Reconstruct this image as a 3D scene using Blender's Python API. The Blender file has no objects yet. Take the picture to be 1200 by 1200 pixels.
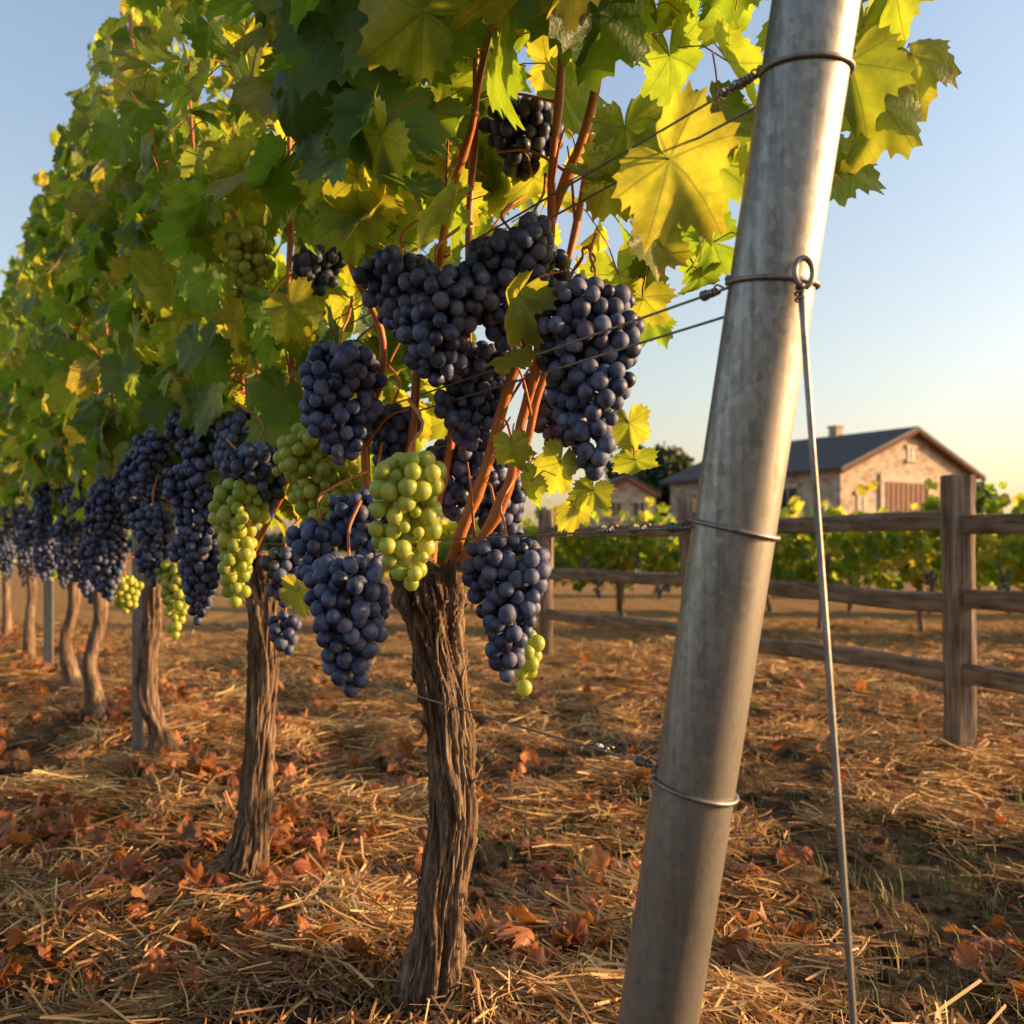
import bpy, math, random
import numpy as np
from mathutils import Vector, noise, Matrix

random.seed(7)
rng = np.random.default_rng(7)
scene = bpy.context.scene
COL = scene.collection

# ------------------------------------------------------------------ helpers
def build_mesh(name, V, F, mat, attrs=None, smooth=True, parent=None):
    V = np.asarray(V, dtype=np.float32).reshape(-1, 3)
    F = np.asarray(F, dtype=np.int32)
    m = bpy.data.meshes.new(name)
    m.vertices.add(len(V)); m.vertices.foreach_set("co", V.ravel())
    k = F.shape[1]
    m.loops.add(F.size); m.loops.foreach_set("vertex_index", F.ravel())
    m.polygons.add(len(F))
    m.polygons.foreach_set("loop_start", np.arange(0, F.size, k, dtype=np.int32))
    m.polygons.foreach_set("use_smooth", np.full(len(F), smooth, dtype=bool))
    if attrs:
        for an, arr in attrs.items():
            arr = np.asarray(arr, dtype=np.float32)
            if arr.ndim == 1:
                a = m.attributes.new(an, 'FLOAT', 'POINT'); a.data.foreach_set("value", arr)
            else:
                a = m.attributes.new(an, 'FLOAT_VECTOR', 'POINT'); a.data.foreach_set("vector", arr.ravel())
    m.update(calc_edges=True)
    o = bpy.data.objects.new(name, m); COL.objects.link(o)
    if mat: m.materials.append(mat)
    if parent: o.parent = parent
    return o

def empty(name, loc=(0, 0, 0), rotz=0):
    e = bpy.data.objects.new(name, None); COL.objects.link(e)
    e.location = loc; e.rotation_euler[2] = rotz; e.empty_display_size = .1
    return e

class Acc:
    def __init__(s): s.V = []; s.F = []; s.A = []; s.n = 0
    def add(s, V, F, a=None):
        V = np.asarray(V, float); s.V.append(V); s.F.append(np.asarray(F) + s.n)
        s.A.append(np.full(len(V), random.random() if a is None else a)); s.n += len(V)
    def obj(s, name, mat, parent=None, smooth=True):
        return build_mesh(name, np.concatenate(s.V), np.concatenate(s.F), mat,
                          {"rnd": np.concatenate(s.A)}, smooth, parent)

def spline(P, n):
    P = np.asarray(P, float); m = len(P)
    if m < 3:
        t = np.linspace(0, 1, n)[:, None]; return P[0]*(1-t)+P[-1]*t
    ts = np.linspace(0, m-1-1e-6, n); out = []
    for t in ts:
        i = int(t); f = t-i
        p0 = P[max(i-1, 0)]; p1 = P[i]; p2 = P[i+1]; p3 = P[min(i+2, m-1)]
        out.append(.5*((2*p1)+(-p0+p2)*f+(2*p0-5*p1+4*p2-p3)*f*f+(-p0+3*p1-3*p2+p3)*f**3))
    return np.array(out)

def tube(P, R, seg=8, cap=True):
    P = np.asarray(P, float); n = len(P); R = np.broadcast_to(np.asarray(R, float), (n,))
    T = np.gradient(P, axis=0); T /= np.linalg.norm(T, axis=1)[:, None]+1e-12
    ref = np.array([0, 0, 1.]) if abs(T[0][2]) < .8 else np.array([1., 0, 0])
    u = np.cross(T[0], ref); u /= np.linalg.norm(u)
    a = np.linspace(0, 2*np.pi, seg, endpoint=False); V = []
    for i in range(n):
        u = u - T[i]*np.dot(u, T[i]); u /= np.linalg.norm(u)+1e-12
        w = np.cross(T[i], u)
        ring = (np.cos(a)[:, None]*u+np.sin(a)[:, None]*w)
        if cap and i == 0: V.append(P[i]+R[i]*.02*ring); V.append(P[i]+R[i]*.97*ring)
        V.append(P[i]+R[i]*ring)
        if cap and i == n-1: V.append(P[i]+R[i]*.97*ring); V.append(P[i]+R[i]*.02*ring)
    m = len(V); V = np.concatenate(V)
    i, j = np.meshgrid(np.arange(m-1), np.arange(seg), indexing='ij'); k = (j+1) % seg
    F = np.stack([i*seg+j, i*seg+k, (i+1)*seg+k, (i+1)*seg+j], -1).reshape(-1, 4)
    return V, F

def box(cx, cy, cz, sx, sy, sz):
    V = np.array([[x, y, z] for z in (-.5, .5) for y in (-.5, .5) for x in (-.5, .5)])*[sx, sy, sz]+[cx, cy, cz]
    F = [(0, 2, 3, 1), (4, 5, 7, 6), (0, 1, 5, 4), (2, 6, 7, 3), (0, 4, 6, 2), (1, 3, 7, 5)]
    return V, np.array(F)

# ------------------------------------------------------------------ material helpers
class NT:
    def __init__(s, name):
        s.m = bpy.data.materials.new(name); s.m.use_nodes = True
        s.t = s.m.node_tree; s.t.nodes.clear()
        s.out = s.t.nodes.new('ShaderNodeOutputMaterial')
    def N(s, typ, **kw):
        n = s.t.nodes.new(typ)
        for k, v in kw.items(): setattr(n, k, v)
        return n
    def L(s, a, b): s.t.links.new(a, b)
    def set(s, sock, v):
        if isinstance(v, bpy.types.NodeSocket): s.L(v, sock)
        else: sock.default_value = v
    def math(s, op, a, b=None, c=None, clamp=False):
        n = s.N('ShaderNodeMath', operation=op); n.use_clamp = clamp
        s.set(n.inputs[0], a)
        if b is not None: s.set(n.inputs[1], b)
        if c is not None: s.set(n.inputs[2], c)
        return n.outputs[0]
    def attr(s, name, vec=False):
        n = s.N('ShaderNodeAttribute', attribute_name=name)
        return n.outputs['Vector'] if vec else n.outputs['Fac']
    def coord(s, scale=(1, 1, 1), kind='Object'):
        tc = s.N('ShaderNodeTexCoord'); mp = s.N('ShaderNodeMapping')
        s.L(tc.outputs[kind], mp.inputs[0]); mp.inputs['Scale'].default_value = scale
        return mp.outputs[0]
    def noise(s, vec, scale, detail=4, rough=.55, dist=0):
        n = s.N('ShaderNodeTexNoise'); s.L(vec, n.inputs['Vector'])
        n.inputs['Scale'].default_value = scale; n.inputs['Detail'].default_value = detail
        n.inputs['Roughness'].default_value = rough; n.inputs['Distortion'].default_value = dist
        return n.outputs['Fac']
    def ramp(s, fac, stops):
        n = s.N('ShaderNodeValToRGB'); s.L(fac, n.inputs[0]); e = n.color_ramp.elements
        while len(e) < len(stops): e.new(.5)
        for i, (p, c) in enumerate(stops):
            e[i].position = p
            e[i].color = (c, c, c, 1) if not isinstance(c, tuple) else (*c, 1)
        return n.outputs[0]
    def mix(s, f, a, b, mode='MIX'):
        n = s.N('ShaderNodeMix', data_type='RGBA', blend_type=mode)
        s.set(n.inputs[0], f)
        for sk, v in ((n.inputs[6], a), (n.inputs[7], b)):
            s.set(sk, (*v, 1) if isinstance(v, tuple) else v)
        return n.outputs[2]
    def bump(s, h, strength=.5, dist=.01):
        n = s.N('ShaderNodeBump'); s.L(h, n.inputs['Height'])
        n.inputs['Strength'].default_value = strength; n.inputs['Distance'].default_value = dist
        return n.outputs[0]
    def bsdf(s, color, rough=.6, metal=0, spec=.5, normal=None, **kw):
        n = s.N('ShaderNodeBsdfPrincipled')
        s.set(n.inputs['Base Color'], (*color, 1) if isinstance(color, tuple) else color)
        s.set(n.inputs['Roughness'], rough); s.set(n.inputs['Metallic'], metal)
        n.inputs['Specular IOR Level'].default_value = spec
        if normal is not None: s.L(normal, n.inputs['Normal'])
        for k, v in kw.items(): s.set(n.inputs[k.replace('_', ' ')], v)
        return n.outputs[0]
    def done(s, sh): s.L(sh, s.out.inputs[0]); return s.m

def leaf_material(name, ramp_stops, trans_stops, veins=True, tmix=.52, edge=.6):
    t = NT(name)
    rnd = t.attr("rnd"); uv = t.attr("luv", True)
    sx = t.N('ShaderNodeSeparateXYZ'); t.L(uv, sx.inputs[0])
    x, y = sx.outputs[0], sx.outputs[1]
    r = t.math('SQRT', t.math('ADD', t.math('MULTIPLY', x, x), t.math('MULTIPLY', y, y)))
    ang = t.math('ABSOLUTE', t.math('ARCTAN2', x, y))
    co = t.coord()
    n1 = t.noise(co, 35, 4)
    n2 = t.noise(co, 9, 2)
    f = t.math('ADD', t.math('MULTIPLY', rnd, .8), t.math('MULTIPLY', n2, .25))
    col = t.ramp(f, ramp_stops); tcol = t.ramp(f, trans_stops)
    col = t.mix(t.math('MULTIPLY', n1, .4), col, t.mix(.5, col, (.02, .035, .01)))
    nrm = None
    em = t.math('MULTIPLY', t.ramp(t.math('MULTIPLY', t.math('ADD', r, n1), .5), [(.58, 0.), (.72, 1.)]),
                t.ramp(rnd, [(.4, 0.), (.95, edge)]))
    col = t.mix(em, col, (.24, .14, .02)); tcol = t.mix(em, tcol, (.6, .27, .03))
    if veins:
        d = t.math('PINGPONG', ang, math.radians(27))
        perp = t.math('MULTIPLY', r, t.math('SINE', d)); al = t.math('MULTIPLY', r, t.math('COSINE', d))
        main = t.math('LESS_THAN', perp, t.math('SUBTRACT', .020, t.math('MULTIPLY', r, .013)))
        fr = t.math('FRACT', t.math('MULTIPLY', t.math('SUBTRACT', al, t.math('MULTIPLY', perp, .75)), 7.))
        sec = t.math('MULTIPLY', t.math('LESS_THAN', fr, .09), .5)
        vein = t.math('MAXIMUM', main, sec)
        # small necrotic specks and blotches
        sp = t.ramp(t.noise(co, 150, 2, .5), [(.66, 0.), (.72, .6)])
        col = t.mix(sp, col, (.14, .09, .03)); 
        col = t.mix(t.math('MULTIPLY', vein, .55), col, (.18, .22, .06))
        tcol = t.mix(t.math('MULTIPLY', vein, .5), tcol, (.12, .16, .02))
        tcol = t.mix(t.math('MULTIPLY', t.ramp(n1, [(.4, 0.), (.65, 1.)]), .35), tcol, (.10, .20, .015))
        h = t.math('ADD', t.math('MULTIPLY', vein, -.6), t.math('MULTIPLY', t.noise(co, 120, 2), .8))
        nrm = t.bump(h, .6, .004)
    p = t.bsdf(col, .45, 0, .35, nrm)
    tr = t.N('ShaderNodeBsdfTranslucent'); t.L(tcol, tr.inputs[0])
    mx = t.N('ShaderNodeMixShader'); mx.inputs[0].default_value = tmix
    t.L(p, mx.inputs[1]); t.L(tr.outputs[0], mx.inputs[2])
    return t.done(mx.outputs[0])

M = {}
GS = [(0, (.024, .068, .014)), (.45, (.052, .118, .02)), (.78, (.11, .17, .024)), (1, (.27, .23, .03))]
TS = [(0, (.17, .36, .016)), (.45, (.46, .60, .035)), (.78, (.76, .72, .05)), (1, (.92, .64, .06))]
M['leaf'] = leaf_material('vine_leaf', GS, TS)
M['leaf_far'] = leaf_material('vine_leaf_distant', GS, TS, veins=False)
M['leaf_dry'] = leaf_material('dry_leaf', [(0, (.10, .028, .014)), (.4, (.25, .062, .02)), (.75, (.40, .12, .04)), (1, (.42, .22, .08))],
                          [(0, (.25, .06, .015)), (1, (.8, .24, .04))], tmix=.28, edge=0)
M['tree_leaf'] = leaf_material('tree_leaf', [(0, (.012, .026, .009)), (1, (.045, .07, .018))], [(0, (.03, .06, .01)), (1, (.10, .13, .02))], veins=False, tmix=.2, edge=0)

def mk_bark():
    t = NT('vine_bark'); c = t.coord((95, 95, 7)); c2 = t.coord((34, 34, 3.5)); c3 = t.coord((1, 1, .6))
    a = t.noise(c, 1, 6, .7, .8); b = t.noise(c2, 1, 4, .6, 1.2); d = t.noise(c3, 9, 3)
    f = t.math('ADD', t.math('MULTIPLY', a, .5), t.math('ADD', t.math('MULTIPLY', b, .38), t.math('MULTIPLY', d, .12)))
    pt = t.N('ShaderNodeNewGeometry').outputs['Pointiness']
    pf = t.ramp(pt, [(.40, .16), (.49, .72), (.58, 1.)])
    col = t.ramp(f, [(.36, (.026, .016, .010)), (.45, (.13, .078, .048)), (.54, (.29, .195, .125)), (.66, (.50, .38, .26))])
    col = t.mix(1., col, pf, 'MULTIPLY')  # crevice shade painted into the bark colour, following pointiness
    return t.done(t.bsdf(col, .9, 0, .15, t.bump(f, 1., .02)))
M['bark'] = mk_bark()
def mk_cane():
    t = NT('vine_cane'); a = t.noise(t.coord((60, 60, 20)), 1, 4); r = t.attr('rnd')
    col = t.mix(a, (.26, .055, .012), (.62, .20, .04)); col = t.mix(t.math('MULTIPLY', r, .3), col, (.28, .18, .06))
    return t.done(t.bsdf(col, .5, 0, .4, t.bump(a, .4, .003)))
M['cane'] = mk_cane()
def mk_grape(dark):
    t = NT('dark_grape_skin' if dark else 'green_grape_skin'); r = t.attr('rnd'); co = t.coord()
    n = t.noise(co, 55, 4, .6); n3 = t.noise(co, 260, 3, .7)
    if dark:
        f = t.math('ADD', t.math('MULTIPLY', n, .75), t.math('ADD', t.math('MULTIPLY', r, .25), t.math('MULTIPLY', n3, .3)))
        col = t.ramp(f, [(.42, (.007, .008, .022)), (.58, (.028, .038, .086)), (.70, (.072, .09, .17)), (.85, (.15, .17, .26))])
        col = t.mix(t.ramp(r, [(.82, 0.), (.98, .45)]), col, (.05, .018, .05))
        ro = t.ramp(f, [(.42, .34), (.72, .66)])
        return t.done(t.bsdf(col, ro, 0, .42, t.bump(n3, .08, .002)))
    f = t.math('ADD', t.math('MULTIPLY', n, .5), t.math('MULTIPLY', r, .5))
    col = t.ramp(f, [(.2, (.24, .32, .05)), (.55, (.40, .46, .08)), (.9, (.58, .52, .12))])
    p = t.bsdf(col, t.ramp(n3, [(.3, .28), (.7, .5)]), 0, .45)
    tr = t.N('ShaderNodeBsdfTranslucent'); tr.inputs[0].default_value = (.75, .78, .12, 1)
    mx = t.N('ShaderNodeMixShader'); mx.inputs[0].default_value = .32
    t.L(p, mx.inputs[1]); t.L(tr.outputs[0], mx.inputs[2])
    return t.done(mx.outputs[0])
M['dark'] = mk_grape(True); M['green'] = mk_grape(False)
def mk_metal(name, base, ro, metal=.85, stain=.35):
    t = NT(name); co = t.coord((1, 1, .35)); a = t.noise(co, 45, 5, .6); b = t.noise(t.coord((90, 90, 1.2)), 1, 5, .6)
    v = t.N('ShaderNodeTexVoronoi'); t.L(t.coord((1, 1, .7)), v.inputs['Vector']); v.inputs['Scale'].default_value = 130
    bw = t.N('ShaderNodeRGBToBW'); t.L(v.outputs['Color'], bw.inputs[0])
    st = t.noise(t.coord((1, 1, .5)), 5, 6, .7)
    f = t.math('ADD', t.math('MULTIPLY', a, .3), t.math('ADD', t.math('MULTIPLY', b, .52), t.math('MULTIPLY', bw.outputs[0], .18)))
    d = tuple(x*.66 for x in base); l = tuple(min(1, x*1.28) for x in base)
    col = t.ramp(f, [(.36, d), (.5, base), (.64, l)])
    col = t.mix(t.ramp(st, [(.50, 0.), (.72, stain)]), col, (.13, .095, .065))
    return t.done(t.bsdf(col, t.ramp(f, [(.35, ro+.1), (.65, ro-.05)]), metal, .5, t.bump(f, .14, .002)))
M['galv'] = mk_metal('galvanized_steel', (.26, .245, .22), .45, .85, .45)
M['wire'] = mk_metal('steel_wire', (.22, .20, .18), .45, .8)
def mk_wood(name, vert=True):
    t = NT(name)
    c = t.coord((40, 40, 3), 'Object'); a = t.noise(c, 1, 5, .65, .4); b = t.noise(t.coord(), 6, 3)
    f = t.math('ADD', t.math('MULTIPLY', a, .7), t.math('MULTIPLY', b, .3))
    col = t.ramp(f, [(.34, (.05, .036, .026)), (.5, (.22, .165, .115)), (.68, (.42, .33, .24))])
    return t.done(t.bsdf(col, .85, 0, .2, t.bump(f, .8, .01)))
M['wood'] = mk_wood('weathered_wood')
def mk_straw():
    t = NT('straw'); r = t.attr('rnd')
    col = t.ramp(r, [(0, (.11, .048, .02)), (.35, (.29, .145, .046)), (.7, (.56, .33, .115)), (1, (.76, .55, .26))])
    p = t.bsdf(col, .55, 0, .35)
    tr = t.N('ShaderNodeBsdfTranslucent'); t.L(col, tr.inputs[0])
    mx = t.N('ShaderNodeMixShader'); mx.inputs[0].default_value = .3
    t.L(p, mx.inputs[1]); t.L(tr.outputs[0], mx.inputs[2])
    return t.done(mx.outputs[0])
M['straw'] = mk_straw()
def mk_grass():
    t = NT('grass_blade'); r = t.attr('rnd')
    col = t.ramp(r, [(0, (.05, .08, .02)), (.5, (.12, .14, .035)), (1, (.36, .27, .1))])
    return t.done(t.bsdf(col, .6, 0, .3))
M['grass'] = mk_grass()
def mk_ground():
    t = NT('vineyard_soil'); co = t.coord()
    a = t.noise(co, 1.1, 5, .6); b = t.noise(co, 14, 6, .7); c = t.noise(co, 90, 4, .7); st = t.noise(t.coord((60, 9, 1)), 1, 4, .6, 2.)
    soil = t.ramp(t.math('ADD', t.math('MULTIPLY', b, .6), t.math('MULTIPLY', c, .4)),
                  [(.36, (.016, .009, .006)), (.5, (.055, .030, .017)), (.64, (.14, .082, .043))])
    dry = t.ramp(t.math('ADD', t.math('MULTIPLY', c, .5), t.math('MULTIPLY', st, .5)), [(.4, (.11, .060, .025)), (.6, (.46, .29, .11))])
    sx = t.N('ShaderNodeSeparateXYZ'); t.L(co, sx.inputs[0])
    far = t.math('MULTIPLY', t.math('SUBTRACT', sx.outputs[1], 4.5), .035, clamp=True)
    m = t.ramp(t.math('ADD', far, t.math('ADD', t.math('MULTIPLY', a, .6), t.math('MULTIPLY', b, .4))), [(.47, .0), (.66, .8)])
    col = t.mix(m, soil, dry)
    h = t.math('ADD', t.math('MULTIPLY', b, .6), t.math('MULTIPLY', c, .4))
    return t.done(t.bsdf(col, .95, 0, .1, t.bump(h, 1., .04)))
M['ground'] = mk_ground()
def mk_stone():
    t = NT('rubble_stone_wall'); co = t.coord((1, 1, 1.6))
    v = t.N('ShaderNodeTexVoronoi', feature='F1'); t.L(co, v.inputs['Vector']); v.inputs['Scale'].default_value = 2.6
    e = t.N('ShaderNodeTexVoronoi', feature='DISTANCE_TO_EDGE'); t.L(co, e.inputs['Vector']); e.inputs['Scale'].default_value = 2.6
    n = t.noise(co, 7, 4)
    bw = t.N('ShaderNodeRGBToBW'); t.L(v.outputs['Color'], bw.inputs[0])
    col = t.ramp(bw.outputs[0], [(.1, (.24, .18, .13)), (.5, (.38, .30, .225)), (.9, (.48, .40, .32))])
    col = t.mix(t.math('MULTIPLY', n, .4), col, (.28, .21, .15))
    col = t.mix(t.ramp(e.outputs['Distance'], [(.0, 1.), (.07, 0.)]), col, (.42, .35, .28))
    return t.done(t.bsdf(col, .9, 0, .15, t.bump(e.outputs['Distance'], .5, .05)))
M['stone'] = mk_stone()
def simple(name, c1, c2, sc, ro=.8, spec=.3):
    t = NT(name); n = t.noise(t.coord(), sc, 5, .6)
    return t.done(t.bsdf(t.ramp(n, [(.3, c1), (.7, c2)]), ro, 0, spec, t.bump(n, .3, .02)))
M['roof'] = simple('slate_roof', (.035, .033, .036), (.085, .075, .072), 4, .75)
M['door'] = simple('door_wood', (.10, .04, .022), (.2, .085, .05), 6, .7)
M['glass'] = simple('window_glass', (.015, .018, .022), (.03, .03, .035), 2, .15, .6)
M['trim'] = simple('stone_trim', (.34, .28, .22), (.46, .39, .31), 3, .85)
M['treebark'] = simple('tree_bark', (.04, .03, .02), (.11, .08, .055), 8, .9)

# ------------------------------------------------------------------ ground
def row_x(y): return .98-.61*y
RD = np.array([-.521, .854])         # along row
RN = np.array([-.854, -.521])        # camera-side normal
def gh(x, y):
    d = (x-row_x(y))*.854
    fade = max(0., min(1., (22-y)/10.))
    v = Vector((x, y, 0))
    h = .045*noise.noise(v*1.3)+.032*noise.noise(v*3.6+Vector((3, 1, 2)))+.015*noise.noise(v*13)
    return fade*(h+.045*math.exp(-(d/.4)**2))-.01*fade

xs = list(np.arange(-7, 5, .04)); ys = list(np.arange(.9, 9.5, .04))
g = .06; x = 5.
while x < 500: xs.append(x); x += g; g *= 1.22
g = .06; x = -7.04
while x > -500: xs.insert(0, x); x -= g; g *= 1.22
g = .05; y = 9.5
while y < 900: ys.append(y); y += g; g *= 1.15
g = .1; y = .85
while y > -60: ys.insert(0, y); y -= g; g *= 1.4
xs = np.array(xs); ys = np.array(ys)
GX, GY = np.meshgrid(xs, ys)
GZ = np.array([gh(a, b) if (-12 < a < 10 and 0 < b < 22) else 0. for a, b in zip(GX.ravel(), GY.ravel())])
nx = len(xs); idx = np.arange(nx*len(ys)).reshape(len(ys), nx)
F = np.stack([idx[:-1, :-1], idx[:-1, 1:], idx[1:, 1:], idx[1:, :-1]], -1).reshape(-1, 4)
build_mesh('ground', np.stack([GX.ravel(), GY.ravel(), GZ], -1), F, M['ground'])

# ------------------------------------------------------------------ leaves
A_DEG = [0, 8, 18, 27, 38, 54, 66, 78, 86, 98, 108, 125, 145, 162, 172, 180]
A_R = [1., .93, .82, .70, .82, .92, .84, .70, .66, .72, .75, .68, .60, .50, .25, .05]
def leaf_template(nseg, rings):
    th = -np.pi+2*np.pi*(np.arange(nseg)+.5)/nseg
    rr = np.interp(np.degrees(np.abs(th)), A_DEG, A_R)
    if nseg >= 60:
        k = np.arange(nseg); rr = rr*(1+np.where(k % 3 == 0, .085, np.where(k % 3 == 1, -.02, -.055))*(1+.4*np.sin(k*1.7)))
    elif nseg >= 28: rr = rr*(1+np.where(np.arange(nseg) % 2 == 0, .07, -.05))
    V = [(0, 0)]
    for q in rings:
        V += [(q*r*np.sin(t), q*r*np.cos(t)) for r, t in zip(rr if q > .9 else np.interp(np.degrees(np.abs(th)), A_DEG, A_R), th)]
    F = []
    for j in range(nseg-1):
        F.append((0, 1+j+1, 1+j))
    for k in range(len(rings)-1):
        a = 1+k*nseg; b = a+nseg
        for j in range(nseg-1):
            F.append((a+j, a+j+1, b+j+1)); F.append((a+j, b+j+1, b+j))
    return np.array(V), np.array(F)
LT = {'hi': leaf_template(75, (.3, .62, .88, 1.)), 'mid': leaf_template(34, (.6, 1.)), 'lo': leaf_template(18, (1.,))}

def norm(a): return a/(np.linalg.norm(a, axis=-1, keepdims=True)+1e-9)

def leaves_mesh(name, P, T, Nn, S, mat, lod='hi', parent=None, curl=1., rnd=None, petiole=True):
    uv, F = LT[lod]; n = len(P); k = len(uv)
    x, y = uv[:, 0], uv[:, 1]; r = np.hypot(x, y); th = np.arctan2(x, y)
    dl = .5-.5*np.cos(np.radians(np.minimum(np.degrees(np.abs(th)), 135))*360/54)
    c1 = rng.normal(.12, .2, (n, 1))*curl; c2 = rng.normal(.25, .2, (n, 1))*curl
    fold = rng.uniform(-.05, .42, (n, 1))*curl; ph = rng.uniform(0, 6.28, (n, 1)); am = rng.uniform(.04, .15, (n, 1))*curl
    z = -c1*r**2-c2*np.where(y > 0, y, 0)**2+fold*(np.sqrt(x*x+.03)-.17)*.7+.06*r*dl+am*r*r*np.sin(4*th+ph)+.04*curl*r*r*np.sin(9*th+2*ph)
    asp = rng.uniform(.88, 1.18, (n, 1)); sk = rng.normal(0, .12, (n, 1))
    X = x*asp+sk*y*r; Y = y+.06*np.sin(ph)*x
    T = norm(T); Nn = norm(Nn-T*np.sum(Nn*T, -1, keepdims=True)); Sd = np.cross(T, Nn)
    S = S[:, None, None]
    V = P[:, None]+S*(X[..., None]*Sd[:, None]+Y[..., None]*T[:, None]+z[..., None]*Nn[:, None])
    FF = (F[None]+(np.arange(n)*k)[:, None, None]).reshape(-1, 3)
    if rnd is None: rnd = rng.random(n)
    R = np.repeat(rnd, k)
    UV = np.tile(np.column_stack([uv, np.zeros(k)]), (n, 1))
    o = build_mesh(name, V.reshape(-1, 3), FF, mat, {"rnd": R, "luv": UV}, True, parent)
    if petiole:
        L = S[:, 0]*rng.uniform(.7, 1.1, (n, 1))
        E = P-L*norm(T*.6+Nn*.7+rng.normal(0, .25, (n, 3))+np.array([0, 0, -.2]))
        Mid = (P+E)/2+np.array([0, 0, .012])
        rad = .0014
        u = Sd; w = np.cross(norm(P-E), u)
        ring = []
        for Q in (P, Mid, E):
            for a in (0, 2.09, 4.19):
                ring.append(Q+rad*(np.cos(a)*u+np.sin(a)*w))
        V = np.stack(ring, 1).reshape(-1, 3)
        f = []
        for s in (0, 3):
            for j in range(3): f.append((s+j, s+(j+1) % 3, s+3+(j+1) % 3, s+3+j))
        FF = (np.array(f)[None]+(np.arange(n)*9)[:, None, None]).reshape(-1, 4)
        build_mesh(name.replace('foliage', 'petioles'), V, FF, M['cane'], {"rnd": np.repeat(rnd, 9)}, True, parent)
    return o

# ------------------------------------------------------------------ grapes
def ico(sub):
    import bmesh
    bm = bmesh.new(); bmesh.ops.create_icosphere(bm, subdivisions=sub, radius=1)
    V = np.array([v.co[:] for v in bm.verts]); F = np.array([[v.index for v in f.verts] for f in bm.faces]); bm.free()
    return V, F
ICO = {3: ico(3), 2: ico(2), 1: ico(1)}
def cluster(name, top, length, width, kind, parent, br=.0135, lod=3, tries=2600, stem=True):
    lr = np.random.default_rng(int(abs(top[0]*1e4)+abs(top[2])*1e4) % 99991)
    top = np.array(top, float); pts = []; arr = np.zeros((0, 3))
    ph = lr.uniform(0, 6.28); bend = lr.normal(0, .014); wing = lr.uniform(0, 6.28)
    prof = ([0, .1, .3, .65, .88, 1], [.55, .95, 1, .80, .52, .24])
    for i in range(tries):
        t = lr.random(); a = lr.uniform(0, 6.28)
        R = max(.0, width/2*np.interp(t, *prof)-br)
        R *= 1+.18*math.sin(a*2+ph+t*5)+(.3*max(0, math.cos(a-wing)) if t < .3 else 0)
        q = math.sqrt(lr.uniform(.30, 1.12)) if i < tries*.8 else lr.random()
        p = np.array([R*q*math.cos(a)+bend*math.sin(t*3), R*q*math.sin(a), -t*(length-2*br)-br])
        if len(pts) and np.min(np.sum((arr-p)**2, 1)) < (1.58*br)**2: continue
        pts.append(p); arr = np.array(pts)
    V0, F0 = ICO[lod]; n = len(arr)
    rad = br*np.where(lr.random(n) < .08, lr.uniform(.6, .75, n), lr.uniform(.84, 1.12, n))
    V = top+arr[:, None]+V0[None]*rad[:, None, None]*np.array([1, 1, 1.06])
    FF = (F0[None]+(np.arange(n)*len(V0))[:, None, None]).reshape(-1, 3)
    build_mesh(name, V.reshape(-1, 3), FF, M['green' if kind == 'g' else 'dark'],
               {"rnd": np.repeat(lr.random(n), len(V0))}, True, parent)
    if stem:
        A = Acc()
        P = spline([top+[0, 0, -length*.8], top+[bend*.5, 0, -length*.3], top, top+[lr.normal(0, .015), .02, .04], top+[lr.normal(0, .03), .06, .085]], 14)
        A.add(*tube(P, np.linspace(.0015, .003, 14), 6)); A.obj(name+'_stem', M['cane'], parent)

# ------------------------------------------------------------------ trunk
def trunk(name, path, rad, parent, rings=120, seg=40, amp=1.):
    P = spline(path, rings); R = np.interp(np.linspace(0, 1, rings), np.linspace(0, 1, len(rad)), rad)
    V, F = tube(P, R, seg, False)
    V = V.reshape(rings, seg, 3); sd = random.random()*50
    fine = seg >= 40
    for i in range(rings):
        t = i/(rings-1)
        for j in range(seg):
            d = V[i, j]-P[i]; l = np.linalg.norm(d); d = d/l; z = P[i][2]
            tw = .35*noise.noise(Vector((z*6, sd, 0)))
            a = j/seg*6.283+t*2.0+tw
            c, s = math.cos(a), math.sin(a)
            rid = 1-2*abs(noise.noise(Vector((c*2.2, s*2.2, z*3.2+sd))))
            lump = noise.noise(Vector((c*1.0, s*1.0, z*8+sd)))
            h = .19*(rid-.4)+.24*lump
            if fine:
                r2 = 1-2.4*abs(noise.noise(Vector((c*5.5, s*5.5, z*7+sd))))
                r3 = noise.noise(Vector((c*13, s*13, z*13+sd)))
                r4 = noise.noise(Vector((c*5, s*5, z*45+sd)))
                pl = noise.noise(Vector((c*3.5, s*3.5, z*9+sd*2)))
                h += .16*r2+.10*r3+.08*r4+(.10 if pl > .12 else 0)
            hm = max(0, (t-.86)/.14)
            h += .38*hm*(noise.noise(Vector((c*1.6, s*1.6, z*22+sd))))
            V[i, j] = P[i]+d*l*(1+amp*h)
    last = V[-1]; c = last.mean(0)
    V = np.concatenate([V.reshape(-1, 3), c+(last-c)*.6+[0, 0, .006], c+(last-c)*.02+[0, 0, .010]])
    j = np.arange(seg); k = (j+1) % seg; ex = []
    for b in ((rings-1)*seg, rings*seg): ex.append(np.stack([b+j, b+k, b+seg+k, b+seg+j], -1))
    F = np.concatenate([F]+ex)
    return build_mesh(name, V, F, M['bark'], None, True, parent)

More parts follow.
